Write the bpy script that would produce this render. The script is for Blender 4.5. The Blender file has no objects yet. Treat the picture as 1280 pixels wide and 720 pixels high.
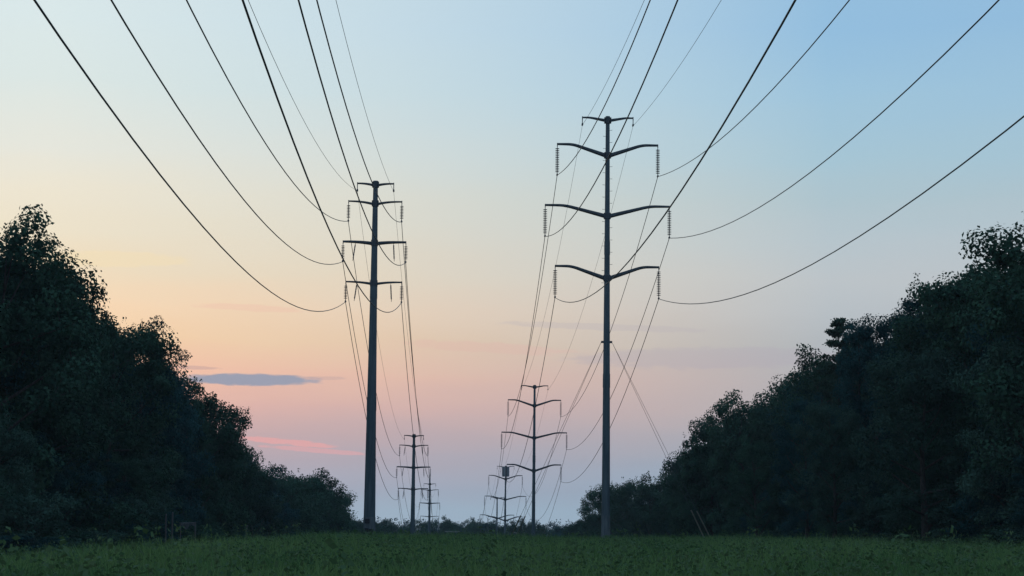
import bpy, math, random
import numpy as np
from mathutils import Vector, Matrix

sc = bpy.context.scene
C = sc.collection
R = math.radians
EYE = 1.65


def lin(r, g, b):
    f = lambda c: c / 12.92 if c <= 0.04045 else ((c + 0.055) / 1.055) ** 2.4
    return (f(r / 255), f(g / 255), f(b / 255), 1.0)


# ------------------------------------------------------------------ camera
cam = bpy.data.cameras.new('camera')
cam.sensor_width = 36.0
cam.lens = 36.0 * 2550.0 / 1280.0
cam.clip_start = 0.5
cam.clip_end = 20000
camo = bpy.data.objects.new('camera', cam)
C.objects.link(camo)
YAW, PITCH, ROLL = R(1.4475), R(6.681), R(0.6)
fwd = Vector((math.sin(YAW) * math.cos(PITCH), math.cos(YAW) * math.cos(PITCH), math.sin(PITCH)))
rgt = Vector((math.cos(YAW), -math.sin(YAW), 0))
upv = rgt.cross(fwd)
r2 = rgt * math.cos(ROLL) + upv * math.sin(ROLL)
u2 = upv * math.cos(ROLL) - rgt * math.sin(ROLL)
camo.matrix_world = Matrix(((r2.x, u2.x, -fwd.x, 0), (r2.y, u2.y, -fwd.y, 0), (r2.z, u2.z, -fwd.z, EYE), (0, 0, 0, 1)))
sc.camera = camo

# ------------------------------------------------------------------ world: dusk sky
SUN_AZ, SUN_EL = R(-34), R(1.2)          # the sun has just gone, ahead and beyond the wood with the posts
world = bpy.data.worlds.new('World')
sc.world = world
world.use_nodes = True
nt = world.node_tree
nt.nodes.clear()
N, L = nt.nodes, nt.links


def sock(v, s):
    if hasattr(v, 'is_output'):
        L.new(v, s)
    else:
        s.default_value = v


def mth(op, a, b=0.0, c=0.0, clamp=False):
    n = N.new('ShaderNodeMath')
    n.operation = op
    n.use_clamp = clamp
    sock(a, n.inputs[0])
    sock(b, n.inputs[1])
    if len(n.inputs) > 2:
        sock(c, n.inputs[2])
    return n.outputs[0]


def rng(v, a, b, lo=0.0, hi=1.0, smooth=False):
    n = N.new('ShaderNodeMapRange')
    n.clamp = True
    n.interpolation_type = 'SMOOTHSTEP' if smooth else 'LINEAR'
    sock(v, n.inputs['Value'])
    n.inputs['From Min'].default_value = a
    n.inputs['From Max'].default_value = b
    n.inputs['To Min'].default_value = lo
    n.inputs['To Max'].default_value = hi
    return n.outputs['Result']


def ramp(fac, stops):
    n = N.new('ShaderNodeValToRGB')
    e = n.color_ramp.elements
    n.color_ramp.interpolation = 'LINEAR'
    e[0].position = stops[0][0]
    e[0].color = stops[0][1]
    e[1].position = stops[-1][0]
    e[1].color = stops[-1][1]
    for p, c in stops[1:-1]:
        k = e.new(p)
        k.color = c
    L.new(fac, n.inputs[0])
    return n.outputs[0]


def mix(fac, a, b):
    n = N.new('ShaderNodeMix')
    n.data_type = 'RGBA'
    sock(fac, n.inputs[0])
    sock(a, n.inputs[6])
    sock(b, n.inputs[7])
    return n.outputs[2]


tc = N.new('ShaderNodeTexCoord')
sep = N.new('ShaderNodeSeparateXYZ')
L.new(tc.outputs['Generated'], sep.inputs[0])
dx, dy, dz = sep.outputs
DEG = 180 / math.pi
el = mth('MULTIPLY', mth('ARCSINE', dz), DEG)
az = mth('MULTIPLY', mth('ARCTAN2', dx, dy), DEG)
# how near the azimuth is to where the sun went down
hl = mth('SQRT', mth('ADD', mth('MULTIPLY', dx, dx), mth('MULTIPLY', dy, dy)))
dot = mth('DIVIDE', mth('ADD', mth('MULTIPLY', dx, math.sin(SUN_AZ)), mth('MULTIPLY', dy, math.cos(SUN_AZ))), mth('MAXIMUM', hl, 0.001))
sunside = rng(dot, 0.715, 0.925)
backside = rng(dot, 0.72, -0.6)

# soft cloud bands bend the gradient a little
nz = N.new('ShaderNodeTexNoise')
nz.inputs['Scale'].default_value = 1.0
nz.inputs['Detail'].default_value = 5.0
cmb = N.new('ShaderNodeCombineXYZ')
L.new(mth('MULTIPLY', az, 0.22), cmb.inputs[0])
L.new(mth('MULTIPLY', el, 1.1), cmb.inputs[1])
L.new(cmb.outputs[0], nz.inputs['Vector'])
elw = mth('ADD', el, mth('MULTIPLY', mth('SUBTRACT', nz.outputs[0], 0.5), 0.75))
t = rng(elw, 0.0, 16.0)


def P(y):
    return (658 - y) / 2550 * DEG / 16.0


WARM = [(640, 178, 194, 210), (610, 189, 183, 196), (580, 198, 176, 182), (545, 213, 176, 174), (511, 237, 185, 171), (475, 255, 199, 168), (430, 255, 215, 171), (390, 255, 221, 182), (350, 245, 225, 193), (300, 241, 229, 204), (250, 240, 232, 212), (200, 233, 233, 222), (120, 222, 233, 230), (40, 220, 234, 235)]
COOL = [(640, 160, 185, 204), (610, 151, 177, 197), (580, 151, 173, 191), (545, 165, 174, 185), (511, 177, 177, 182), (475, 178, 178, 183), (430, 178, 184, 189), (390, 186, 193, 198), (350, 191, 198, 202), (300, 185, 199, 206), (250, 176, 198, 207), (200, 168, 199, 214), (120, 159, 197, 221), (40, 149, 191, 223)]
BACK = [(0.0, lin(120, 135, 165)), (0.2, lin(150, 145, 168)), (0.45, lin(150, 158, 182)), (1.0, lin(120, 155, 195))]
cw = ramp(t, [(P(y), lin(r, g, b)) for y, r, g, b in WARM])
cc = ramp(t, [(P(y), lin(r, g, b)) for y, r, g, b in COOL])
cb = ramp(t, BACK)
low = mix(backside, mix(sunside, cc, cw), cb)
# overhead: the clear Nishita dusk sky takes over from the hazy band
sky = N.new('ShaderNodeTexSky')
sky.sky_type = 'NISHITA'
sky.sun_disc = False
sky.sun_elevation = SUN_EL
sky.sun_rotation = SUN_AZ
sky.air_density = 1.0
sky.dust_density = 1.5
gain = N.new('ShaderNodeMix')
gain.data_type = 'RGBA'
gain.blend_type = 'MULTIPLY'
gain.inputs[0].default_value = 1.0
L.new(sky.outputs[0], gain.inputs[6])
gain.inputs[7].default_value = (0.10, 0.10, 0.10, 1)
tall = rng(el, 14.0, 90.0)
high = ramp(tall, [(0.0, lin(172, 206, 230)), (0.25, lin(150, 190, 226)), (1.0, lin(116, 158, 212))])
upper = mix(0.2, high, gain.outputs[2])
base = mix(rng(el, 13.5, 26.0, smooth=True), low, upper)


def cloud(col, src, a0, e0, wa, he, tilt, seed, rough, amount, pw=2.0):
    """a thin cloud at azimuth a0, elevation e0 (degrees), edges broken up with noise"""
    nn = N.new('ShaderNodeTexNoise')
    nn.inputs['Scale'].default_value = 1.0
    nn.inputs['Detail'].default_value = 5.0
    cv = N.new('ShaderNodeCombineXYZ')
    L.new(mth('MULTIPLY', az, 2.2), cv.inputs[0])
    L.new(mth('MULTIPLY', el, 9.0), cv.inputs[1])
    cv.inputs[2].default_value = seed
    L.new(cv.outputs[0], nn.inputs['Vector'])
    u = mth('DIVIDE', mth('SUBTRACT', az, a0), wa)
    v = mth('DIVIDE', mth('SUBTRACT', mth('SUBTRACT', el, e0), mth('MULTIPLY', mth('SUBTRACT', az, a0), tilt)), he)
    d = mth('ADD', mth('POWER', mth('ABSOLUTE', u), pw), mth('MULTIPLY', v, v))
    d = mth('ADD', d, mth('MULTIPLY', mth('SUBTRACT', nn.outputs[0], 0.5), rough))
    m = mth('MULTIPLY', rng(d, 1.25, 0.55, smooth=True), amount)
    return mix(m, src, col)


base = cloud(lin(252, 226, 168), base, -9.6, 7.25, 2.0, 0.22, 0.01, 31.0, 2.6, 0.25)
base = cloud(lin(240, 190, 172), base, -6.0, 6.0, 1.6, 0.10, -0.03, 33.0, 2.0, 0.3)
base = cloud(lin(186, 178, 184), base, 4.2, 5.6, 3.0, 0.10, -0.03, 35.0, 2.2, 0.3)
base = cloud(lin(226, 182, 172), base, 0.8, 5.0, 2.4, 0.16, -0.05, 37.0, 2.2, 0.3)
base = cloud(lin(154, 160, 178), base, -5.88, 4.0, 2.02, 0.165, 0.004, 3.1, 1.3, 0.95, 2.2)
base = cloud(lin(190, 160, 160), base, -7.4, 4.30, 0.75, 0.05, -0.02, 8.7, 1.6, 0.45)
base = cloud(lin(190, 165, 165), base, -3.75, 4.08, 0.65, 0.05, 0.0, 5.7, 1.4, 0.35)
base = cloud(lin(246, 172, 168), base, -4.7, 2.28, 1.5, 0.085, -0.075, 1.4, 2.4, 0.62)
base = cloud(lin(240, 172, 172), base, -3.9, 2.06, 1.6, 0.07, -0.06, 6.2, 2.2, 0.5)
base = cloud(lin(178, 170, 182), base, 7.2, 4.75, 4.0, 0.30, 0.01, 12.4, 1.8, 0.35)
bg = N.new('ShaderNodeBackground')
L.new(base, bg.inputs[0])
bg.inputs[1].default_value = 1.0
wo = N.new('ShaderNodeOutputWorld')
L.new(bg.outputs[0], wo.inputs[0])

sun = bpy.data.lights.new('sun', 'SUN')
sun.energy = 0.12
sun.angle = R(12)
sun.color = (1.0, 0.62, 0.38)
suno = bpy.data.objects.new('sun', sun)
C.objects.link(suno)
sd = Vector((math.sin(SUN_AZ) * math.cos(SUN_EL), math.cos(SUN_AZ) * math.cos(SUN_EL), math.sin(SUN_EL)))
suno.rotation_euler = sd.to_track_quat('Z', 'Y').to_euler()

sc.view_settings.view_transform = 'Standard'
sc.view_settings.look = 'None'
sc.view_settings.exposure = 0.0
sc.view_settings.gamma = 1.0
sc.view_settings.use_curve_mapping = False
sc.render.engine = 'CYCLES'
sc.cycles.use_denoising = True
sc.cycles.max_bounces = 6
sc.cycles.diffuse_bounces = 2
sc.cycles.transmission_bounces = 2
sc.cycles.volume_bounces = 0
sc.cycles.transparent_max_bounces = 8


# ------------------------------------------------------------------ materials
def mat(name, col, rough=0.8, metal=0.0, col2=None, scale=3.0, stretch=(1, 1, 1), bump=0.0, spec=0.3, vary=0.0, trans=0.0):
    m = bpy.data.materials.new(name)
    m.use_nodes = True
    t = m.node_tree
    bs = t.nodes['Principled BSDF']
    bs.inputs['Roughness'].default_value = rough
    bs.inputs['Metallic'].default_value = metal
    bs.inputs['Specular IOR Level'].default_value = spec
    c1 = tuple(col) + (1,)
    out = None
    tcn = t.nodes.new('ShaderNodeTexCoord')
    mp = t.nodes.new('ShaderNodeMapping')
    mp.inputs['Scale'].default_value = stretch
    t.links.new(tcn.outputs['Object'], mp.inputs[0])
    no = t.nodes.new('ShaderNodeTexNoise')
    no.inputs['Scale'].default_value = scale
    no.inputs['Detail'].default_value = 6
    t.links.new(mp.outputs[0], no.inputs[0])
    if col2 is not None:
        cr = t.nodes.new('ShaderNodeValToRGB')
        cr.color_ramp.elements[0].position = 0.36
        cr.color_ramp.elements[1].position = 0.66
        cr.color_ramp.elements[0].color = c1
        cr.color_ramp.elements[1].color = tuple(col2) + (1,)
        t.links.new(no.outputs[0], cr.inputs[0])
        out = cr.outputs[0]
        if vary:
            oi = t.nodes.new('ShaderNodeObjectInfo')
            mr = t.nodes.new('ShaderNodeMapRange')
            mr.inputs['To Min'].default_value = 1 - vary
            mr.inputs['To Max'].default_value = 1 + vary
            t.links.new(oi.outputs['Random'], mr.inputs[0])
            hs = t.nodes.new('ShaderNodeHueSaturation')
            t.links.new(mr.outputs[0], hs.inputs['Value'])
            t.links.new(out, hs.inputs['Color'])
            out = hs.outputs[0]
        t.links.new(out, bs.inputs['Base Color'])
    else:
        bs.inputs['Base Color'].default_value = c1
    if bump:
        bp = t.nodes.new('ShaderNodeBump')
        bp.inputs['Strength'].default_value = bump
        bp.inputs['Distance'].default_value = 0.02
        t.links.new(no.outputs[0], bp.inputs['Height'])
        t.links.new(bp.outputs[0], bs.inputs['Normal'])
    if trans:
        tr = t.nodes.new('ShaderNodeBsdfTranslucent')
        if out is not None:
            t.links.new(out, tr.inputs[0])
        else:
            tr.inputs[0].default_value = c1
        ms = t.nodes.new('ShaderNodeMixShader')
        ms.inputs[0].default_value = trans
        t.links.new(bs.outputs[0], ms.inputs[1])
        t.links.new(tr.outputs[0], ms.inputs[2])
        t.links.new(ms.outputs[0], t.nodes['Material Output'].inputs[0])
    return m


M = {
    'steel': mat('weathering_steel', (0.060, 0.084, 0.094), 0.62, 0.0, (0.105, 0.135, 0.146), 1.6, (3, 3, 0.25), 0.15, 0.3),
    'arm': mat('dark_steel', (0.055, 0.062, 0.068), 0.6, 0.0, (0.085, 0.095, 0.10), 5.0, (1, 1, 1), 0.1, 0.3),
    'steelbase': mat('lighter_steel', (0.085, 0.105, 0.112), 0.8, 0.0, (0.15, 0.17, 0.175), 2.0, (3, 3, 0.4), 0.2, 0.2),  # lighter steel tone for the lowest stretch of each pole
    'glass': mat('insulator_porcelain', (0.045, 0.05, 0.07), 0.35, 0.0, (0.07, 0.075, 0.09), 8.0, (1, 1, 1), 0.0, 0.4),
    'wire': mat('aluminium_conductor', (0.05, 0.055, 0.06), 0.6, 0.0, (0.085, 0.09, 0.095), 0.8, (1, 1, 1), 0.0, 0.3),
    'plate': mat('dark_plate', (0.02, 0.022, 0.025), 0.6, 0.0, (0.035, 0.035, 0.04), 4.0),
    'guard': mat('guy_guard_plastic', (0.17, 0.17, 0.13), 0.6, 0.0, (0.24, 0.23, 0.18), 3.0, (1, 1, 1), 0.05),
    'panel': mat('antenna_panel', (0.22, 0.23, 0.24), 0.6, 0.0, (0.28, 0.29, 0.30), 2.0),
    'wood': mat('weathered_wood', (0.075, 0.075, 0.07), 0.9, 0.0, (0.13, 0.125, 0.115), 3.0, (6, 6, 0.5), 0.4),
    'pale': mat('pale_board', (0.26, 0.26, 0.24), 0.8, 0.0, (0.36, 0.36, 0.34), 3.0, (1, 5, 5), 0.2),
    'bark': mat('bark', (0.035, 0.03, 0.026), 0.95, 0.0, (0.075, 0.066, 0.055), 4.0, (4, 4, 0.8), 0.5),
    'leaf': mat('leaf_green', (0.025, 0.060, 0.040), 0.9, 0.0, (0.052, 0.106, 0.064), 0.7, (1, 1, 1), 0.0, 0.02, 0.25, 0.18),
    'leaf_cool': mat('leaf_blue_green', (0.015, 0.052, 0.050), 0.9, 0.0, (0.032, 0.090, 0.084), 0.7, (1, 1, 1), 0.0, 0.02, 0.25, 0.18),
    'leaf_pale': mat('leaf_grey_green', (0.036, 0.076, 0.056), 0.9, 0.0, (0.068, 0.124, 0.086), 0.7, (1, 1, 1), 0.0, 0.02, 0.2, 0.18),
    'needle': mat('needle_green', (0.022, 0.046, 0.030), 0.8, 0.0, (0.045, 0.078, 0.048), 2.0, (1, 1, 1), 0.0, 0.15, 0.2, 0.1),
    'soil': mat('meadow_soil', (0.030, 0.042, 0.018), 0.95, 0.0, (0.055, 0.070, 0.030), 0.25, (1, 1, 1), 0.3, 0.1),
    'grass': mat('grass_green', (0.074, 0.155, 0.050), 0.8, 0.0, (0.160, 0.25, 0.082), 0.18, (1, 1, 1), 0.0, 0.15, 0.0, 0.25),
    'weed': mat('weed_green', (0.050, 0.105, 0.040), 0.8, 0.0, (0.105, 0.16, 0.068), 0.35, (1, 1, 1), 0.0, 0.2, 0.0, 0.25),
    'cloth': mat('torn_sheet', (0.07, 0.075, 0.075), 0.9, 0.0, (0.12, 0.12, 0.115), 6.0),
}


# ------------------------------------------------------------------ mesh helpers
class MB:
    def __init__(self):
        self.v, self.f = [], []

    def add(self, v, f):
        o = len(self.v)
        self.v += [tuple(p) for p in v]
        self.f += [tuple(i + o for i in q) for q in f]
        return self

    def tube(self, pts, rad, n=8, caps=True):
        pts = [Vector(p) for p in pts]
        rad = rad if isinstance(rad, (list, tuple)) else [rad] * len(pts)
        vs, fs = [], []
        d0 = (pts[1] - pts[0]).normalized()
        ref = Vector((0, 0, 1)) if abs(d0.z) < 0.9 else Vector((0, 1, 0))
        for i, p in enumerate(pts):
            d = (pts[min(i + 1, len(pts) - 1)] - pts[max(i - 1, 0)]).normalized()
            a = d.cross(ref).normalized()
            b = a.cross(d).normalized()
            for k in range(n):
                an = 2 * math.pi * (k + 0.5) / n
                vs.append(p + (a * math.cos(an) + b * math.sin(an)) * rad[i])
        for i in range(len(pts) - 1):
            for k in range(n):
                k2 = (k + 1) % n
                fs.append((i * n + k, i * n + k2, (i + 1) * n + k2, (i + 1) * n + k))
        if caps:
            fs.append(tuple(range(n - 1, -1, -1)))
            fs.append(tuple((len(pts) - 1) * n + k for k in range(n)))
        return self.add(vs, fs)

    def box(self, c, s, rot=None):
        vs = []
        for x in (-1, 1):
            for y in (-1, 1):
                for z in (-1, 1):
                    p = Vector((x * s[0] / 2, y * s[1] / 2, z * s[2] / 2))
                    if rot is not None:
                        p = rot @ p
                    vs.append(p + Vector(c))
        return self.add(vs, [(0, 1, 3, 2), (4, 6, 7, 5), (0, 4, 5, 1), (2, 3, 7, 6), (0, 2, 6, 4), (1, 5, 7, 3)])

    def mesh(self, name, m, smooth=False):
        me = bpy.data.meshes.new(name)
        me.from_pydata(self.v, [], self.f)
        me.materials.append(m)
        if smooth:
            me.polygons.foreach_set('use_smooth', [True] * len(me.polygons))
        me.update()
        return me


def link(name, me, parent=None, loc=(0, 0, 0), rot=(0, 0, 0)):
    o = bpy.data.objects.new(name, me)
    C.objects.link(o)
    o.location = loc
    o.rotation_euler = rot
    if parent is not None:
        o.parent = parent
    return o


def tag(o, label=None, cat=None, group=None, kind=None):
    for k, v in (('label', label), ('category', cat), ('group', group), ('kind', kind)):
        if v:
            o[k] = v
    return o


def empty(name, loc, rz=0.0):
    o = bpy.data.objects.new(name, None)
    o.empty_display_size = 0.5
    C.objects.link(o)
    o.location = loc
    o.rotation_euler = (0, 0, rz)
    return o


def np_mesh(name, verts, quads, m):
    """mesh from numpy arrays; quads is (n, 3) or (n, 4)"""
    me = bpy.data.meshes.new(name)
    k = quads.shape[1]
    me.vertices.add(len(verts))
    me.vertices.foreach_set('co', np.ascontiguousarray(verts, dtype=np.float32).ravel())
    me.loops.add(quads.size)
    me.loops.foreach_set('vertex_index', np.ascontiguousarray(quads, dtype=np.int32).ravel())
    me.polygons.add(len(quads))
    me.polygons.foreach_set('loop_start', np.arange(0, quads.size, k, dtype=np.int32))
    me.polygons.foreach_set('loop_total', np.full(len(quads), k, dtype=np.int32))
    me.materials.append(m)
    me.update(calc_edges=True)
    return me


# ------------------------------------------------------------------ ground
TY = np.array([-400, -100, 60, 130, 168, 200, 245, 291, 340, 400, 460, 560, 700, 1000, 1400, 2000, 6000.])
TZ = np.array([0, 0, 0, 0.05, 0.0, -1.9, -6.6, -10.6, -13.2, -15.2, -16.6, -17.2, -16.4, -12.5, -8.0, -6.0, -5.0])


def g(x, y):
    x = np.asarray(x, float)
    y = np.asarray(y, float)
    z = sum(np.interp(y + o, TY, TZ) for o in (-14, -7, 0, 7, 14)) / 5
    near = np.clip((260 - y) / 60, 0, 1)
    s = np.clip((-x - 7) / 14, 0, 1)
    s = s * s * (3 - 2 * s)
    z = z + near * (0.32 - 1.05 * s)
    z = z + 0.10 * np.sin(x * 0.31 + y * 0.05) * np.sin(y * 0.083 + 1.3 + x * 0.02)
    return z


xs = np.concatenate([np.linspace(-2600, -140, 18), np.arange(-120, 121, 3.0), np.linspace(140, 2600, 18)])
ys = np.concatenate([np.linspace(-300, -10, 10), np.arange(0, 330, 3.0), np.arange(335, 800, 15.0), np.linspace(830, 2600, 20)])
gx, gy = np.meshgrid(xs, ys)
gv = np.stack([gx, gy, g(gx, gy)], -1).reshape(-1, 3)
nx, ny = len(xs), len(ys)
ii = (np.arange(ny - 1)[:, None] * nx + np.arange(nx - 1)[None]).ravel()
gm = np_mesh('ground', gv, np.stack([ii, ii + 1, ii + nx + 1, ii + nx], -1), M['soil'])
gm.polygons.foreach_set('use_smooth', [True] * len(gm.polygons))
tag(link('ground', gm), kind='structure')

# ------------------------------------------------------------------ power line poles


def lathe(profile, n=10):
    m = MB()
    vs = [(r * math.cos(2 * math.pi * k / n), r * math.sin(2 * math.pi * k / n), z) for r, z in profile for k in range(n)]
    fs = [(i * n + k, i * n + (k + 1) % n, (i + 1) * n + (k + 1) % n, (i + 1) * n + k) for i in range(len(profile) - 1) for k in range(n)]
    return m.add(vs, fs)


def string_mesh(name, length, discs, r):
    """suspension insulator: ball eye, stack of bell discs, socket"""
    top, bot = 0.16, 0.16
    pr = [(0.001, 0), (0.025, 0), (0.025, -top)]
    p = (length - top - bot) / discs
    for i in range(discs):
        z = -top - i * p
        pr += [(0.03, z - 0.02 * p), (0.04, z - 0.28 * p), (r, z - 0.45 * p), (r * 0.97, z - 0.62 * p), (0.04, z - 0.70 * p), (0.022, z - 0.98 * p)]
    pr += [(0.03, -length + bot * 0.9), (0.035, -length), (0.001, -length)]
    return lathe(pr, 10).mesh(name, M['glass'], True)


STR_R = string_mesh('curved_line_insulator', 2.20, 14, 0.155)
STR_L = string_mesh('straight_line_insulator', 1.36, 9, 0.14)
STR_S = lathe([(0.001, 0), (0.03, 0), (0.03, -0.30), (0.06, -0.32), (0.06, -0.45), (0.001, -0.46)], 8).mesh('shield_hanger', M['arm'])
CLAMP = MB().tube([(0, -0.24, -0.03), (0, -0.12, 0.02), (0, 0.12, 0.02), (0, 0.24, -0.03)], [0.03, 0.07, 0.07, 0.03], 8).mesh('wire_clamp', M['arm'])
PEG = MB().tube([(0, 0, 0), (0.17, 0, 0), (0.19, 0, 0.03)], [0.014, 0.014, 0.016], 6).mesh('climbing_peg', M['arm'])
ARRESTER = lathe([(0.001, 0), (0.02, 0), (0.02, -0.12)] + [q for i in range(9) for q in ((0.055, -0.13 - i * 0.12), (0.035, -0.19 - i * 0.12))] + [(0.02, -1.22), (0.02, -1.36), (0.001, -1.36)], 8).mesh('surge_arrester', M['glass'])
ARMS = {}


def arm_mesh(kind, half, rise, root):
    key = (kind, half, rise)
    if key in ARMS:
        return ARMS[key]
    pts, rad = [], []
    for i in range(17):
        s = i / 16
        x = root + (half - root) * s
        if kind == 'curved':
            # straight rake, then an easy bend to level at the tip
            k = s - 0.55
            z = rise * (1.5 * s if k < 0 else 0.825 + 1.5 * k - 1.5 * k * k / 0.4667 if k < 0.2333 else 1.0)
        else:
            z = (rise + 0.04) * (1 - (1 - s) ** 2.4) - 0.04
        pts.append((x, 0, z))
        rad.append((0.165 if kind == 'curved' else 0.145) * (1 - s) + (0.085 if kind == 'curved' else 0.085) * s)
    if half < 2.2:
        rad = [r * 0.72 for r in rad]
    m = MB().tube(pts, rad, 8)
    # end plate the insulator hangs from, and its bolt stub
    m.box((half - 0.02, 0, rise - 0.05), (0.06, 0.12, 0.26))
    # welded root flange
    m.box((root + 0.03, 0, 0.0), (0.06, 0.36, 0.42))
    me = m.mesh('arm', M['arm'])
    ARMS[key] = me
    return me


def collar_mesh(r, k):
    return MB().tube([(0, 0, -0.26), (0, 0, -0.22), (0, 0, 0.22), (0, 0, 0.26)], [r + 0.01, r + k, r + k, r + 0.01], 12).mesh('collar', M['arm'])


RL = dict(kind='curved', levels=[(31.95, 1.92, 0.20), (29.30, 3.78, 0.80), (24.72, 4.65, 0.76), (20.06, 3.87, 0.86)], top=32.2,
          rb=0.33, rt=0.15, string=STR_R, slen=2.22)
LL = dict(kind='straight', levels=[(27.40, 1.40, 0.08), (25.95, 2.04, 0.15), (22.92, 2.40, 0.08), (19.84, 2.13, 0.10)], top=27.62,
          rb=0.47, rt=0.18, string=STR_L, slen=1.40)


def build_pole(name, spec, x, y, dz, label, group, pegs=False, arresters=(), levels=None, top=None, foot=1.1, mast=0.0):
    """a tubular steel pole; dz is how much lower it stands than the first one. Returns wire attachment points."""
    base = float(g(x, y)) - 0.3
    root = tag(empty(name, (x, y, base)), label, 'utility pole', group)
    top = (spec['top'] if top is None else top) + dz - base
    rb, rt = spec['rb'], spec['rt']
    rad = lambda z: rb + (rt - rb) * min(1, max(0, z / top))
    zs = [foot + (top - foot) * i / 9 for i in range(10)]
    m = MB().tube([(0, 0, z) for z in zs], [rad(z) for z in zs], 12)
    for zj in (zs[3], zs[6]):                              # slip joints: the upper tube sleeves over the lower
        m.tube([(0, 0, zj - 0.5), (0, 0, zj + 0.5)], [rad(zj - 0.5) + 0.018, rad(zj + 0.5) + 0.018], 12)
    m.tube([(0, 0, top), (0, 0, top + 0.06)], [rt + 0.03, rt + 0.02], 12)
    link('shaft', m.mesh('shaft', M['steel']), root)
    bm = MB().tube([(0, 0, 0), (0, 0, foot)], [rad(0) + 0.02, rad(foot) + 0.014], 12)
    bm.tube([(0, 0, 0.0), (0, 0, 0.38)], [rad(0) + 0.34, rad(0) + 0.34], 16)
    link('base_sleeve', bm.mesh('base_sleeve', M['steelbase']), root)
    pts = {}
    for li, (zj, half, rise) in enumerate(levels or spec['levels']):
        z = zj + dz - base
        r = rad(z)
        link('collar', collar_mesh(r, 0.055 if spec['kind'] == 'curved' else 0.035), root, (0, 0, z))
        am = arm_mesh(spec['kind'], half, rise, 0.20)
        for s in (-1, 1):
            a = link('shield_wire_arm' if li == 0 else 'cross_arm', am, root, (0, 0, z), (0, 0, 0 if s > 0 else math.pi))
            tip = (s * (half - 0.02), 0, z + rise - 0.12)
            if li == 0:
                h = link('shield_wire_hanger', STR_S, root, tip)
                dl = 0.44
            else:
                h = link('insulator_string', spec['string'], root, tip)
                dl = spec['slen']
            link('wire_clamp', CLAMP, h, (0, 0, -dl))
            pts[(li, s)] = Vector((x + tip[0], y, base + tip[2] - dl - 0.02))
            if li in arresters:
                link('surge_arrester', ARRESTER, root, (s * half * 0.60, 0.0, z + rise * 0.4 - 0.06), (0.05, R(8) if s < 0 else R(-3), 0))
    if pegs:
        k = 0
        z = top - 1.0
        while z > top * 0.60:
            k += 1
            link('climbing_peg', PEG, root, (0, 0, z), (0, 0, 0 if k % 2 else math.pi)).location.x = (rad(z) - 0.01) * (1 if k % 2 else -1)
            z -= 0.46
    if mast:
        link('mast', MB().tube([(0, 0, top), (0, 0, top + mast * 0.7), (0, 0, top + mast)], [0.16, 0.13, 0.05], 8).mesh('mast', M['steel']), root)
    return root, pts


GR, GL = 'steel poles with curved arms', 'steel poles with straight arms'
XR, XL = 10.83, -6.58
r1, pr1 = build_pole('curved_arm_pole', RL, XR, 150.0, 0.0, 'tall steel power pole with upswept curved arms, guy wires and climbing pegs', GR, pegs=True, foot=2.6)
rr2, pr2 = build_pole('curved_arm_pole', RL, 10.72, 290.5, -10.45, 'smaller-looking curved arm power pole, bare of guys and antennas', GR)
rr3, pr3 = build_pole('curved_arm_pole', RL, 10.60, 459.0, -17.0, 'curved arm power pole carrying a drum of antennas at its top', GR)
rr4, pr4 = build_pole('curved_arm_pole', RL, 9.88, 517.0, -17.3, 'far short pole with one wide pair of curved arms above the trees', GR,
                      levels=[(26.1, 1.70, 0.20), (21.06, 4.30, 0.86), (16.4, 4.65, 0.8), (11.8, 3.87, 0.86)], top=26.2)
l1, pl1 = build_pole('straight_arm_pole', LL, XL, 153.4, 0.0, 'thick steel power pole with short straight arms and dark plates on its base', GL, arresters=(2, 3), foot=2.3)
l2, pl2 = build_pole('straight_arm_pole', LL, -6.40, 292.5, -12.98, 'straight arm power pole with a rod hanging from every arm', GL, arresters=(1, 2, 3))
l3, pl3 = build_pole('straight_arm_pole', LL, -6.62, 480.0, -15.98, 'far straight arm power pole with a slim mast on its top', GL, mast=2.6)

# antennas round the head of the third curved arm pole
hz = 32.2 - 17.0 - (float(g(10.6, 459.0)) - 0.3)
ring = MB()
for zz in (-0.5, -2.0):
    ring.tube([(0.62 * math.cos(a), 0.62 * math.sin(a), hz + zz) for a in [2 * math.pi * k / 12 for k in range(13)]], 0.04, 6)
    for k in range(3):
        a = 2 * math.pi * k / 3
        ring.tube([(0, 0, hz + zz), (0.62 * math.cos(a), 0.62 * math.sin(a), hz + zz)], 0.035, 6)
link('antenna_ring', ring.mesh('antenna_ring', M['arm']), rr3)
pm = MB().box((0, 0, 0), (0.16, 0.34, 2.2)).box((-0.12, 0, 0.5), (0.12, 0.1, 0.1)).box((-0.12, 0, -0.9), (0.12, 0.1, 0.1)).mesh('antenna_panel', M['panel'])
for k in range(9):
    a = 2 * math.pi * (k + 0.3) / 9
    link('antenna_panel', pm, rr3, (0.74 * math.cos(a), 0.74 * math.sin(a), hz - 1.25), (0, 0, a))

# dark plates low on the near straight arm pole, facing the field
for px, pz, w, h in ((-0.14, 1.62, 0.36, 0.34), (-0.18, 0.98, 0.30, 0.24), (0.17, 0.92, 0.32, 0.26)):
    zz = pz - float(g(XL, 153.4)) + 0.3 + 0.35
    link('cover_plate', MB().box((0, 0, 0), (w, 0.04, h)).box((0, -0.03, h * 0.3), (w * 0.3, 0.03, h * 0.2)).mesh('cover_plate', M['plate']), l1,
         (px, -math.sqrt(max(0.01, 0.50 ** 2 - px * px)) - 0.012, zz), (0, 0, px * 1.3))

# ------------------------------------------------------------------ wires
CUR = {'curved-arm': 8.4e-4, 'straight-arm': 8.9e-4}          # sag per square metre of span
SHIELD = {('curved-arm', -1): 6.2e-4, ('curved-arm', 1): 6.2e-4, ('straight-arm', -1): 8.0e-4, ('straight-arm', 1): 5.6e-4}


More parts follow.
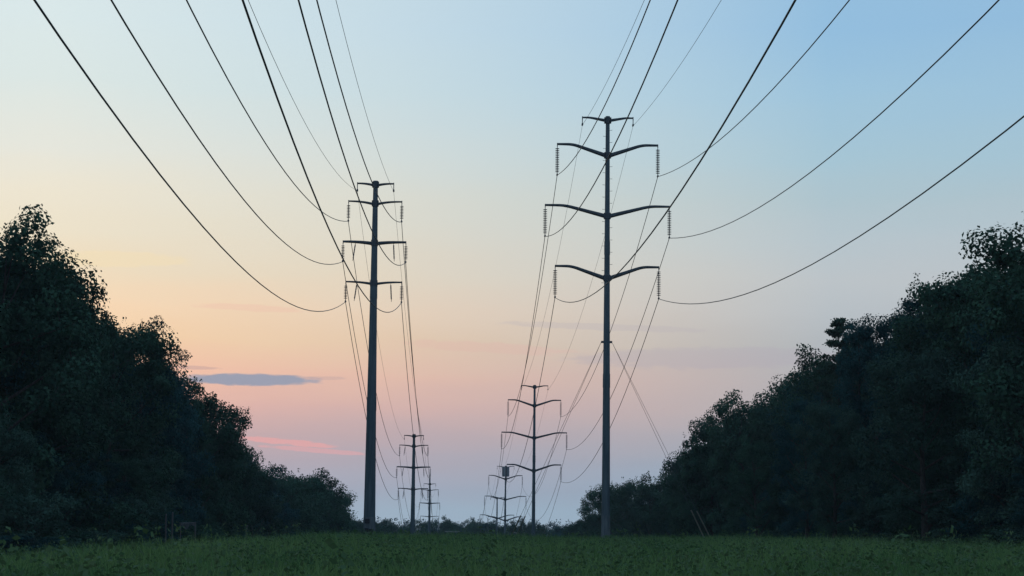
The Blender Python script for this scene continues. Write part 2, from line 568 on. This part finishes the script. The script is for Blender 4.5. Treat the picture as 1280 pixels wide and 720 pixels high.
def run(points, name, label, cat, group, r, cur):
    pts = []
    for a, b in zip(points[:-1], points[1:]):
        n = max(12, int((b - a).length / 5))
        d = (b - a).length
        for i in range(n + (b is points[-1])):
            s = i / n
            p = a.lerp(b, s)
            pts.append((p.x, p.y, p.z - cur * d * d * s * (1 - s)))
    o = link(name, MB().tube(pts, r, 6).mesh(name, M['wire'], True))
    return tag(o, label, cat, group)


SIDE_R = {-1: 'facing the straight-armed poles', 1: 'facing the guy-wire wood'}
SIDE_L = {-1: 'facing the wood with the posts', 1: 'facing the curved-armed poles'}
LEV = ['', 'top', 'middle', 'lowest']
for pa, spec, sides, nm in (((pr1, pr2, pr3, pr4), RL, SIDE_R, 'curved-arm'), ((pl1, pl2, pl3), LL, SIDE_L, 'straight-arm')):
    for (li, s), p in pa[0].items():
        p0 = Vector((p.x, -22.0 if s else 0, p.z))         # the pole behind the photographer
        pts = [p0] + [q[(li, s)] for q in pa]
        if li == 0:
            run(pts, 'shield_wire', 'thin shield wire on the %s poles, peak arm %s' % (nm, sides[s]), 'wire', 'power line wires', 0.0115, SHIELD[(nm, s)])
        else:
            run(pts, 'conductor', 'black conductor on the %s poles, %s arm %s' % (nm, LEV[li], sides[s]), 'wire', 'power line wires', 0.025, CUR[nm])

# guy wires of the near curved arm pole
lug = MB()
for s in (-1, 1):
    lug.box((s * 0.30, 0, 0), (0.22, 0.10, 0.16))
zl = 15.3 - (float(g(XR, 150)) - 0.3)
link('guy_lug', lug.mesh('guy_lug', M['arm']), r1, (0, 0, zl))
for a, ends, lab in (((XR + 0.40, 150, 15.28), ((18.85, 154.2), (19.42, 154.9)), ('guy wire slanting into the wood beside the pole, %s of the pair')),
                     ((XR - 0.40, 150, 15.30), ((4.05, 172.3), (4.52, 172.9)), ('guy wire slanting away between the pole lines, %s of the pair'))):
    for k, (ex, ey) in enumerate(ends):
        b = Vector((ex, ey, float(g(ex, ey)) - 0.05))
        A = Vector(a)
        root = tag(empty('guy_wire', b), lab % ('steeper' if k == 0 else 'shallower'), 'guy wire', 'guy wires of the curved-arm pole')
        d = A - b
        link('strand', MB().tube([(0, 0, 0), d * 0.5, d], 0.013, 6).mesh('strand', M['wire']), root)
        dn = d.normalized()
        link('guard_sleeve', MB().tube([dn * 0.35, dn * (3.1 if ex > XR else 4.9)], 0.05, 8).mesh('guard_sleeve', M['guard']), root)
        link('anchor_rod', MB().tube([dn * -0.3, dn * 0.4], 0.03, 8).mesh('anchor_rod', M['arm']), root)

# ------------------------------------------------------------------ trees
rs = np.random.RandomState(7)


def leaves(centers, rads, per, size, rng_, flat=0.75, droop=0.0):
    """folded diamond leaves scattered through clumps; returns verts, quads"""
    n = len(centers) * per
    c = np.repeat(centers, per, 0)
    rr = np.repeat(rads, per)[:, None]
    d = rng_.normal(size=(n, 3))
    d /= np.linalg.norm(d, axis=1)[:, None]
    rad = rng_.uniform(0, 1, (n, 1)) ** 0.33
    p = c + d * rad * rr * np.array([1, 1, flat])
    nn = rng_.normal(size=(n, 3)) * 0.42 + d * 0.75 + np.array([0, 0, 0.45])       # blades face outward and up
    nn /= np.linalg.norm(nn, axis=1)[:, None]
    a = np.cross(nn, rng_.normal(size=(n, 3)))
    a[:, 2] -= droop
    a /= np.linalg.norm(a, axis=1)[:, None]
    b = np.cross(nn, a)
    b /= np.linalg.norm(b, axis=1)[:, None]
    s = size * rng_.uniform(0.6, 1.35, (n, 1))
    v = np.empty((n, 4, 3))
    v[:, 0] = p
    v[:, 1] = p + a * s * 0.5 + b * s * 0.33 + nn * s * 0.08
    v[:, 2] = p + a * s
    v[:, 3] = p + a * s * 0.5 - b * s * 0.33 + nn * s * 0.08
    return v.reshape(-1, 3), np.arange(n * 4).reshape(n, 4)


def broadleaf(seed, H, Rc, base, nc, per, size, lobes, leafmat, crad=(0.55, 1.15), spire=0.0):
    rg = np.random.RandomState(seed)
    rnd = random.Random(seed)
    ph = rg.uniform(0, 6.28, 6)
    lean = rg.uniform(-0.5, 0.5, 2)

    def env(tt, a):
        tt = np.clip(tt, 0, 1)
        prof = (np.clip(tt + 0.10, 0, 1) ** 0.35) * (np.clip(1.0 - tt, 0, 1) ** (0.34 + spire))
        prof = prof / 0.68
        lob = 1 + lobes * (np.sin(2 * a + ph[0] + 4 * tt) * 0.6 + np.sin(3 * a + ph[1] - 7 * tt) * 0.5 + np.sin(11 * tt + ph[2]) * 0.4)
        return Rc * prof * lob
    tb = MB()
    zt = H * 0.9
    axis = lambda z: Vector((lean[0] * (z / H) ** 2 * 2 + 0.25 * math.sin(z * 0.5 + ph[3]) * z / H, lean[1] * (z / H) ** 2 * 2 + 0.25 * math.cos(z * 0.43 + ph[4]) * z / H, z))
    r0 = 0.018 * H + 0.05
    zz = [zt * i / 9 for i in range(10)]
    tb.tube([axis(z) for z in zz], [r0 * (1.5 if i == 0 else 1 - 0.93 * i / 9) for i in range(10)], 8)
    centers, rads = [], []
    nl = min(20, nc // 8)
    for i in range(nl):
        t0 = 0.10 + 0.72 * (i + rnd.random() * 0.7) / nl
        a = i * 2.39996 + rnd.uniform(-0.4, 0.4)
        te = min(0.97, t0 + rnd.uniform(0.06, 0.24))
        tr = (te * H - base) / (H - base)
        r = float(env(tr, a)) * rnd.uniform(0.78, 1.04)
        p0 = axis(t0 * H)
        p2 = axis(te * H) + Vector((r * math.cos(a), r * math.sin(a), 0))
        p1 = p0.lerp(p2, 0.5) + Vector((0, 0, rnd.uniform(-0.5, 0.3)))
        rr = r0 * (1 - 0.8 * t0) * 0.45
        tb.tube([p0, p1, p2], [rr, rr * 0.6, 0.02], 5)
        centers += [p2, p1.lerp(p2, 0.6)]
        rads += [rnd.uniform(*crad), rnd.uniform(*crad)]
        for k in range(3):
            q = p1.lerp(p2, rnd.uniform(0.1, 0.9))
            e = q + Vector((rnd.uniform(-1, 1), rnd.uniform(-1, 1), rnd.uniform(-0.3, 1.2))) * (0.26 * Rc)
            tb.tube([q, e], [rr * 0.35, 0.012], 4)
            centers.append(e)
            rads.append(rnd.uniform(*crad) * 0.9)
    nf = max(0, nc - len(centers))
    tt = rg.beta(1.35, 0.95, nf) * 0.97
    aa = rg.uniform(0, 6.283, nf)
    r = env(tt, aa) * np.sqrt(rg.uniform(0.22, 1.06, nf))
    z = base + tt * (H - base)
    ax = np.array([axis(q)[:] for q in z])
    fill = np.stack([ax[:, 0] + r * np.cos(aa), ax[:, 1] + r * np.sin(aa), z], -1)
    cs = np.concatenate([np.array([c[:] for c in centers]), fill])
    rd = np.concatenate([np.array(rads), rg.uniform(crad[0] * 0.8, crad[1], nf)])
    rd *= 0.85 + 0.3 * rg.rand(len(rd))
    v, q = leaves(cs, rd, per, size, rg, 0.72)
    # loose sprigs outside the clumps
    k = rg.choice(len(cs), 80)
    out = cs[k] - np.array([0, 0, H * 0.5])
    out /= np.linalg.norm(out, axis=1)[:, None]
    v2, q2 = leaves(cs[k] + out * rd[k][:, None] * 0.95 + rg.normal(size=(80, 3)) * 0.2, np.full(80, 0.22), 9, size * 0.9, rg, 1.2)
    v = np.concatenate([v, v2])
    q = np.concatenate([q, q2 + len(q) * 4])
    return dict(trunk=tb.mesh('trunk', M['bark']), crown=np_mesh('crown', v, q, M[leafmat]), H=H + 0.6, R=Rc)


def pine(seed, H, Rc, leafmat):
    """flat shelves of needles on near-level boughs"""
    rg = np.random.RandomState(seed)
    rnd = random.Random(seed)
    tb = MB()
    tb.tube([(0, 0, H * i / 6) for i in range(7)], [0.30 * (1 - 0.95 * i / 6) + 0.01 for i in range(7)], 8)
    cs, rd = [], []
    z = H * 0.14
    a = 0
    while z < H:
        tt = z / H
        for k in range(4):
            a += 1.75 + rnd.uniform(-0.3, 0.3)
            r = Rc * (1 - tt) ** 0.75 * rnd.uniform(0.35, 1.15) + 0.4
            z += rnd.uniform(-0.08, 0.24)
            tip = Vector((r * math.cos(a), r * math.sin(a), z + r * rnd.uniform(0.02, 0.34)))
            tb.tube([(0, 0, z), tip * 0.55 + Vector((0, 0, z * 0.45 - 0.05)), tip], [0.05 * (1.1 - tt) + 0.01, 0.03, 0.01], 5)
            for s in np.linspace(0.2, 1.04, 8):
                p = Vector((0, 0, z)).lerp(tip, s)
                cs.append((p.x + rnd.uniform(-.3, .3), p.y + rnd.uniform(-.3, .3), p.z + 0.05))
                rd.append(rnd.uniform(0.24, 0.50) * (1.15 - 0.5 * s))
        z += 0.25 + 0.35 * rnd.random()
    cs.append((0, 0, H))
    rd.append(0.35)
    v, q = leaves(np.array(cs), np.array(rd), 30, 0.20, rg, 0.6, -0.6)
    return dict(trunk=tb.mesh('trunk', M['bark']), crown=np_mesh('crown', v, q, M[leafmat]), H=H + 0.3, R=Rc)


KINDS = {
    'round': broadleaf(11, 16, 4.6, 0.8, 165, 190, 0.215, 0.14, 'leaf', (0.65, 1.25)),
    'broad': broadleaf(23, 15, 5.2, 0.6, 180, 185, 0.22, 0.20, 'leaf', (0.7, 1.35)),
    'lobed': broadleaf(37, 17, 4.4, 0.8, 155, 190, 0.205, 0.28, 'leaf_cool', (0.6, 1.25)),
    'loose': broadleaf(41, 16, 4.4, 1.2, 130, 125, 0.235, 0.26, 'leaf', (0.5, 1.0)),
    'narrow': broadleaf(59, 18, 3.6, 0.6, 160, 175, 0.20, 0.18, 'leaf_cool', (0.55, 1.05), 0.2),
    'pale': broadleaf(67, 15, 5.0, 0.5, 175, 180, 0.205, 0.20, 'leaf_pale', (0.6, 1.3)),
    'pine': pine(71, 17, 4.0, 'needle'),
}
BUSH = [broadleaf(80 + i, 4.0, 2.1, 0.1, 75, 95, 0.16, 0.3, ('leaf', 'leaf_cool', 'leaf_pale')[i], (0.35, 0.7)) for i in range(3)]
DESC = {'round': 'dense round-headed', 'broad': 'wide spreading', 'lobed': 'bluish deep-lobed', 'loose': 'loose open-crowned', 'narrow': 'slim bluish', 'pine': 'layered dark', 'pale': 'pale-leaved'}
trnd = random.Random(5)


def plant(kind, x, y, ztop, group, place, wid=1.0, rz=None, label=None):
    k = KINDS[kind]
    base = float(g(x, y)) - 0.1
    h = max(4.0, ztop - base)
    s = h / k['H']
    e = empty('pine_tree' if kind == 'pine' else 'broadleaf_tree', (x, y, base), trnd.uniform(0, 6.28) if rz is None else rz)
    w = max(0.72, min(1.25, s)) * wid
    e.scale = (w, w, s)
    if label is None:
        label = '%s %s %s' % (DESC[kind], 'conifer' if kind == 'pine' else 'broadleaf tree', place)
        if 'far line' not in place:
            label += ', beside the first poles' if y < 166 else ', before the second poles' if y < 291 else ', past the second poles'
    tag(e, label, 'tree', group)
    link('trunk', k['trunk'], e)
    link('crown', k['crown'], e)
    return e


SKL = [(90, 21.5), (125, 21.0), (150, 20.2), (158, 18.8), (166, 18.6), (180, 19.3), (192, 18.6), (202, 16.2), (212, 15.6), (224, 16.6), (240, 16.4),
       (254, 15.9), (268, 13.8), (280, 10.2), (300, 10.2), (345, 11.2), (385, 11.4), (430, 10.6), (458, 9.6), (490, 5.8), (560, 4.6), (640, 3.4)]
SKR = [(90, 22.0), (125, 21.6), (153, 20.8), (165, 20.7), (178, 21.7), (190, 20.8), (197, 21.8), (206, 20.6), (216, 20.2), (226, 18.8), (240, 18.2), (254, 18.8),
       (275, 18.6), (298, 18.0), (312, 14.0), (338, 11.0), (372, 10.4), (424, 11.0), (470, 10.8), (495, 9.6), (534, 6.0), (604, 3.0), (660, 2.6)]
PL, PR = 'in the wood behind the wooden posts', 'in the wood the guy wires run into'
GLW, GRW = 'trees of the wood behind the posts', 'trees of the wood by the guy wires'


def sky_at(tab, y):
    return float(np.interp(y, [a for a, b in tab], [b for a, b in tab]))


def row(tab, x0, xref, y0, y1, step, kinds, drop, group, place, wid=1.0):
    y = y0
    i = 0
    while y < y1:
        x = x0 + trnd.uniform(-1.4, 1.4)
        q = abs(x / xref)
        yv = y / q                                          # the same sight line at the reference edge
        ztop = (sky_at(tab, yv) - EYE) * q + EYE - trnd.uniform(*drop)
        if x0 < 0 and 250 < y < 345:
            ztop -= 4.5                                     # the wood dips here before the far clump
        plant(kinds[trnd.randrange(len(kinds))], x, y, ztop, group, place, wid)
        y += step * trnd.uniform(0.8, 1.25) * (1 + max(0, y - 260) / 300)
        i += 1


# the trees that make the skyline of each wood: kind, x, y, height of the top, width
HL = [('round', -29.5, 128, 21.0, 1.0), ('broad', -30.5, 139, 20.6, 1.0), ('round', -30.4, 150, 20.0, 0.9), ('loose', -29.8, 157, 20.4, 0.62), ('broad', -28.9, 170, 19.2, 0.9),
      ('lobed', -28.4, 184, 19.8, 0.8), ('lobed', -28.7, 196, 17.9, 0.85), ('loose', -27.3, 205, 15.2, 0.7), ('broad', -27.9, 217, 15.9, 0.92),
      ('round', -27.6, 232, 14.2, 0.78), ('round', -27.6, 278, 9.6, 0.9), ('lobed', -27.4, 291, 9.9, 0.85), ('broad', -26.9, 305, 10.2, 1.0), ('round', -26.2, 328, 10.3, 1.1), ('round', -25.6, 350, 10.8, 1.15),
      ('broad', -25.2, 380, 9.4, 1.05), ('loose', -24.8, 430, 5.6, 0.9), ('round', -23.7, 480, 4.0, 1.0), ('broad', -22.2, 560, 3.0, 1.0)]
HR = [('broad', 36.5, 118, 21.0, 1.0), ('lobed', 37.2, 129, 20.6, 0.9), ('broad', 37.8, 138, 20.9, 1.0), ('round', 37.2, 148, 20.8, 0.9), ('lobed', 37.3, 158, 21.0, 0.85), ('narrow', 36.8, 166, 21.0, 0.9),
      ('narrow', 35.9, 174, 21.2, 0.72), ('narrow', 35.0, 177, 21.1, 0.66), ('pine', 34.8, 186, 20.9, 0.9), ('round', 35.0, 196, 19.1, 0.8),
      ('lobed', 35.4, 205, 17.4, 0.75), ('round', 35.0, 247, 18.2, 0.9), ('broad', 33.4, 253, 16.9, 0.8), ('loose', 31.6, 255, 15.2, 0.75), ('broad', 30.4, 259, 9.6, 0.75),
      ('broad', 32.5, 300, 8.0, 0.85), ('round', 35.2, 378, 11.4, 1.2), ('broad', 32.6, 392, 11.6, 1.2), ('round', 31.2, 420, 10.2, 1.1),
      ('round', 31.5, 470, 5.2, 0.9), ('round', 32.0, 520, 3.2, 1.0), ('pale', 30.2, 132, 14.0, 0.95), ('pale', 28.4, 154, 11.5, 0.8), ('pale', 33.2, 119, 13.0, 0.9),
      ('lobed', 29.4, 172, 13.2, 0.75), ('round', 28.6, 196, 10.5, 0.8)]
OWN = {('pale', 28.4): 'small pale-leaved tree at the wood edge nearest the guy wire anchors',
       ('pale', 30.2): 'tall pale-leaved tree standing out before the wood by the guy wires',
       ('loose', -29.8): 'slim open-crowned tree top rising over the wood behind the posts',
       ('lobed', -28.4): 'bushy dark crown standing highest above the post frame',
       ('broad', -27.9): 'broad crown just below the slate cloud, at the step of the wood',
       ('pine', 34.8): 'dark layered conifer top breaking the skyline of the guy-wire wood',
       ('broad', 33.4): 'rounded crown forming the step where the guy wires meet the wood'}
for tab, grp, place in ((HL, GLW, PL), (HR, GRW, PR)):
    for k, x, y, zt, wd in tab:
        plant(k, x, y, zt, grp, place, wd, None, OWN.get((k, x)))
row(SKL, -34.5, -28, 128, 600, 9.0, ['round', 'broad', 'lobed', 'narrow'], (3.2, 6.5), GLW, PL, 1.1)
row(SKL, -43.0, -28, 190, 420, 13.0, ['round', 'broad'], (5.0, 8.0), GLW, PL, 1.25)
row(SKR, 43.0, 36, 140, 620, 9.0, ['round', 'broad', 'lobed', 'narrow'], (3.0, 6.0), GRW, PR, 1.1)
row(SKR, 52.0, 36, 200, 460, 13.0, ['round', 'broad'], (5.0, 8.0), GRW, PR, 1.25)
# lower trees filling the edge between them
row([(90, 9.0), (180, 8.5), (230, 4.0), (300, -0.5), (480, -5.0), (700, -6)], -26.8, -26.8, 112, 460, 9.5, ['round', 'lobed', 'pale'], (0.0, 3.5), GLW, PL, 0.8)
row([(90, 9.5), (180, 9.5), (230, 5.0), (300, 0.5), (480, -4.0), (700, -6)], 33.0, 33.0, 112, 460, 10.5, ['round', 'lobed', 'narrow'], (0.0, 3.5), GRW, PR, 0.8)

# undergrowth along both wood edges
for x0, y0, y1, grp, place in ((-24.5, 112, 330, 'bushes below the wood behind the posts', 'at the foot of the wood behind the wooden posts'),
                               (31.5, 112, 330, 'bushes below the wood by the guy wires', 'at the foot of the wood the guy wires run into')):
    y = y0
    while y < y1:
        x = x0 + trnd.uniform(-1.8, 1.2) * (1 if x0 < 0 else -1)
        b = BUSH[trnd.randrange(3)]
        h = trnd.uniform(1.6, 4.8)
        e = empty('bush', (x, y, float(g(x, y)) - 0.1), trnd.uniform(0, 6.28))
        e.scale = (trnd.uniform(0.9, 1.3), trnd.uniform(0.9, 1.3), h / b['H'])
        tag(e, 'leafy bush ' + place, 'bush', grp)
        link('stem', b['trunk'], e)
        link('foliage', b['crown'], e)
        y += trnd.uniform(3.0, 6.5)

# the nearest trees closing the valley
for i in range(34):
    x = -46 + i * 3.3 + trnd.uniform(-1.6, 1.6)
    y = trnd.uniform(640, 730)
    plant(['round', 'broad', 'lobed', 'narrow', 'round', 'broad'][trnd.randrange(6)], x, y, EYE + trnd.uniform(0.2, 3.0), 'far trees across the cleared strip', 'in the far line closing the cleared strip', 1.0)

# the far wood reads as one mass
fr = np.random.RandomState(3)
nf = 900
fy = fr.uniform(760, 1500, nf)
fx = fr.uniform(-0.28, 0.33, nf) * fy
fh = fr.uniform(12, 17, nf)
fb = g(fx, fy)
fh = np.minimum(fh, EYE + fr.uniform(0.5, 5.5, nf) - fb)
cs, rd = [], []
for k in range(7):
    tt = (k + 0.6) / 7
    cs.append(np.stack([fx + fr.normal(size=nf) * 1.0, fy + fr.normal(size=nf) * 1.0, fb + fh * tt], -1))
    rd.append(2.6 * (1 - 0.7 * abs(tt - 0.45)) * fr.uniform(0.8, 1.2, nf))
v, q = leaves(np.concatenate(cs), np.concatenate(rd), 22, 1.0, fr, 1.0)
tag(link('far_wood', np_mesh('far_wood', v, q, M['leaf_cool'])), 'dark far wood closing the valley', 'wood', kind='stuff')

# ------------------------------------------------------------------ things standing in the field


def zg(x, y):
    return float(g(x, y))


def post(x, y, top, r, lean, label, group=None):
    b = zg(x, y) - 0.2
    e = tag(empty('wooden_post', (x, y, b)), label, 'post', group)
    h = top - b
    link('shaft', MB().tube([(0, 0, 0), (lean[0] * 0.5 + 0.01, lean[1] * 0.5, h * 0.5), (lean[0], lean[1], h)], [r * 1.1, r, r * 0.9], 8).mesh('shaft', M['wood']), e)
    link('cap', MB().tube([(lean[0], lean[1], h - 0.05), (lean[0], lean[1], h + 0.015), (lean[0], lean[1], h + 0.05)], [r * 0.98, r * 0.98, r * 0.4], 8).mesh('cap', M['wood']), e)


post(-21.2, 150.0, 2.30, 0.06, (-0.03, 0), 'dim wooden post, the shorter of two standing close together')
post(-20.82, 150.4, 2.42, 0.07, (0.02, 0), 'pale wooden post, the taller of two standing close together')
post(-16.27, 157.5, 1.56, 0.055, (0.17, 0.02), 'short leaning post standing alone at the meadow edge')
fb_ = zg(-18.6, 142.5) - 0.2
fe = tag(empty('post_frame', (-18.6, 142.5, fb_)), 'low post frame with a torn sheet hanging from its rail', 'frame')
fh_ = 1.74 - fb_
link('post', MB().tube([(-0.55, 0, 0), (-0.53, 0, fh_ * 0.96)], 0.04, 8).mesh('post', M['wood']), fe)
link('post', MB().tube([(0.50, 0, 0), (0.49, 0, fh_ * 0.5), (0.47, 0, fh_)], 0.05, 8).mesh('post', M['wood']), fe)
link('top_rail', MB().tube([(-0.62, 0, fh_ * 0.97), (0.0, 0.02, fh_ * 0.985), (0.55, 0, fh_ * 0.99)], 0.045, 8).mesh('top_rail', M['wood']), fe)
cv, cf = [], []
for i in range(13):
    s = i / 12
    dpt = 0.10 + 0.34 * math.exp(-((s - 0.35) / 0.16) ** 2) + 0.12 * math.sin(s * 17) ** 2 + 0.5 * max(0, s - 0.88) * 4
    for k in range(4):
        cv.append((-0.5 + s * 0.98, -0.05 + 0.03 * math.sin(s * 20 + k), fh_ * 0.985 - dpt * k / 3))
for i in range(12):
    for k in range(3):
        cf.append((i * 4 + k, i * 4 + 4 + k, i * 4 + 5 + k, i * 4 + 1 + k))
sheet = link('torn_sheet', MB().add(cv, cf).mesh('torn_sheet', M['cloth']), fe)
sm = sheet.modifiers.new('thickness', 'SOLIDIFY')
sm.thickness = 0.012

# pale rail and pale board in the grass on the crest
for x0, y0, w, z0, tilt, nm, lab, cat in ((-0.45, 176.0, 1.25, 1.20, 0.0, 'low_rail', 'low pale rail on short stakes out in the meadow', 'rail'),
                                          (5.0, 176.0, 0.60, 1.16, -0.30, 'tilted_board', 'small tilted pale board on a stake by the guy anchors', 'board')):
    b = zg(x0, y0) - 0.15
    e = tag(empty(nm, (x0, y0, b)), lab, cat)
    link('board', MB().box((0, 0, z0 - b), (w, 0.03, 0.07), Matrix.Rotation(-tilt, 3, 'Y')).mesh('board', M['pale']), e)
    for s in ((-0.4, 0.4) if tilt == 0 else (0.0,)):
        link('stake', MB().box((s * w, 0.035, (z0 - b) / 2 - 0.02), (0.05, 0.04, z0 - b)).mesh('stake', M['wood']), e)

# ------------------------------------------------------------------ meadow grass and weeds
gr = np.random.RandomState(19)


def hn(x, y, sc_, ph):
    return (np.sin(x * sc_ + ph) * np.cos(y * sc_ * 0.8 + ph * 2.1) + np.sin(x * sc_ * 2.3 + y * sc_ * 1.1 + ph) * 0.6 + np.sin(y * sc_ * 2.9 - x * sc_ * 1.7) * 0.4) / 2


def meadow(n):
    y = gr.uniform(20, 205, n)
    x = (gr.uniform(-0.245, 0.30, n)) * y
    ok = (x > -31) & (x < 37)
    return x[ok], y[ok]


x, y = meadow(330000)
n = len(x)
hh = (0.60 + 0.26 * hn(x, y, 0.35, 1.0) + 0.17 * hn(x, y, 1.3, 2.0)) * gr.uniform(0.5, 1.3, n)
hh = np.clip(hh, 0.2, 1.15)
a = gr.uniform(0, 6.283, n)
w = (0.007 + 0.00012 * y) * gr.uniform(0.7, 1.5, n)
ln = hh * gr.uniform(0.1, 0.6, n)
la = a + gr.uniform(-0.6, 0.6, n) + 1.57
b0 = np.stack([x, y, g(x, y) - 0.02], -1)
side = np.stack([np.cos(a), np.sin(a), np.zeros(n)], -1) * w[:, None]
ld = np.stack([np.cos(la), np.sin(la), np.zeros(n)], -1) * ln[:, None]
up = np.stack([np.zeros(n), np.zeros(n), hh], -1)
v = np.stack([b0 - side, b0 + side, b0 + up * 0.6 + ld * 0.3 + side * 0.75, b0 + up * 0.6 + ld * 0.3 - side * 0.75, b0 + up + ld], 1).reshape(-1, 3)
o = np.arange(n)[:, None] * 5
tri = np.concatenate([o + np.array([[0, 1, 2]]), o + np.array([[0, 2, 3]]), o + np.array([[3, 2, 4]])])
tag(link('meadow_grass', np_mesh('meadow_grass', v, tri, M['grass'])), 'tall rough meadow grass', 'grass', kind='stuff')

x, y = meadow(10000)
keep = hn(x, y, 0.22, 4.0) + gr.uniform(-0.5, 0.5, len(x)) > 0.1
x, y = x[keep], y[keep]
ph_ = gr.uniform(0.45, 0.95, len(x))
ph_[gr.rand(len(x)) < 0.12] *= 1.45
# taller weeds crowd the foot of both woods
ey = gr.uniform(105, 215, 2600)
ex = np.where(gr.rand(2600) < 0.5, -23.5 + gr.normal(size=2600) * 1.5, 30.0 + gr.normal(size=2600) * 1.6)
x, y, ph_ = np.concatenate([x, ex]), np.concatenate([y, ey]), np.concatenate([ph_, gr.uniform(0.5, 1.15, 2600)])
n = len(x)
lv = []
cs = []
for k in range(5):
    cs.append(np.stack([x + gr.normal(size=n) * 0.07, y + gr.normal(size=n) * 0.07, g(x, y) + ph_ * (0.3 + 0.17 * k)], -1))
cs = np.concatenate(cs)
v, q = leaves(cs, np.full(len(cs), 0.14), 6, 0.085, gr, 0.6)
tag(link('meadow_weeds', np_mesh('meadow_weeds', v, q, M['weed'])), 'broad-leaved weeds among the grass', 'weeds', kind='stuff')

# ------------------------------------------------------------------ haze
hx = MB().box((0, 1180, 12), (5400, 3040, 66))
hm = bpy.data.materials.new('evening_haze')
hm.use_nodes = True
ht = hm.node_tree
ht.nodes.clear()
pv = ht.nodes.new('ShaderNodeVolumePrincipled')
pv.inputs['Color'].default_value = (0.78, 0.84, 0.90, 1)
pv.inputs['Density'].default_value = 0.00012
pv.inputs['Anisotropy'].default_value = 0.0
ho = ht.nodes.new('ShaderNodeOutputMaterial')
ht.links.new(pv.outputs[0], ho.inputs['Volume'])
tag(link('haze', hx.mesh('haze', hm)), 'thin evening haze over the valley', 'haze', kind='stuff')
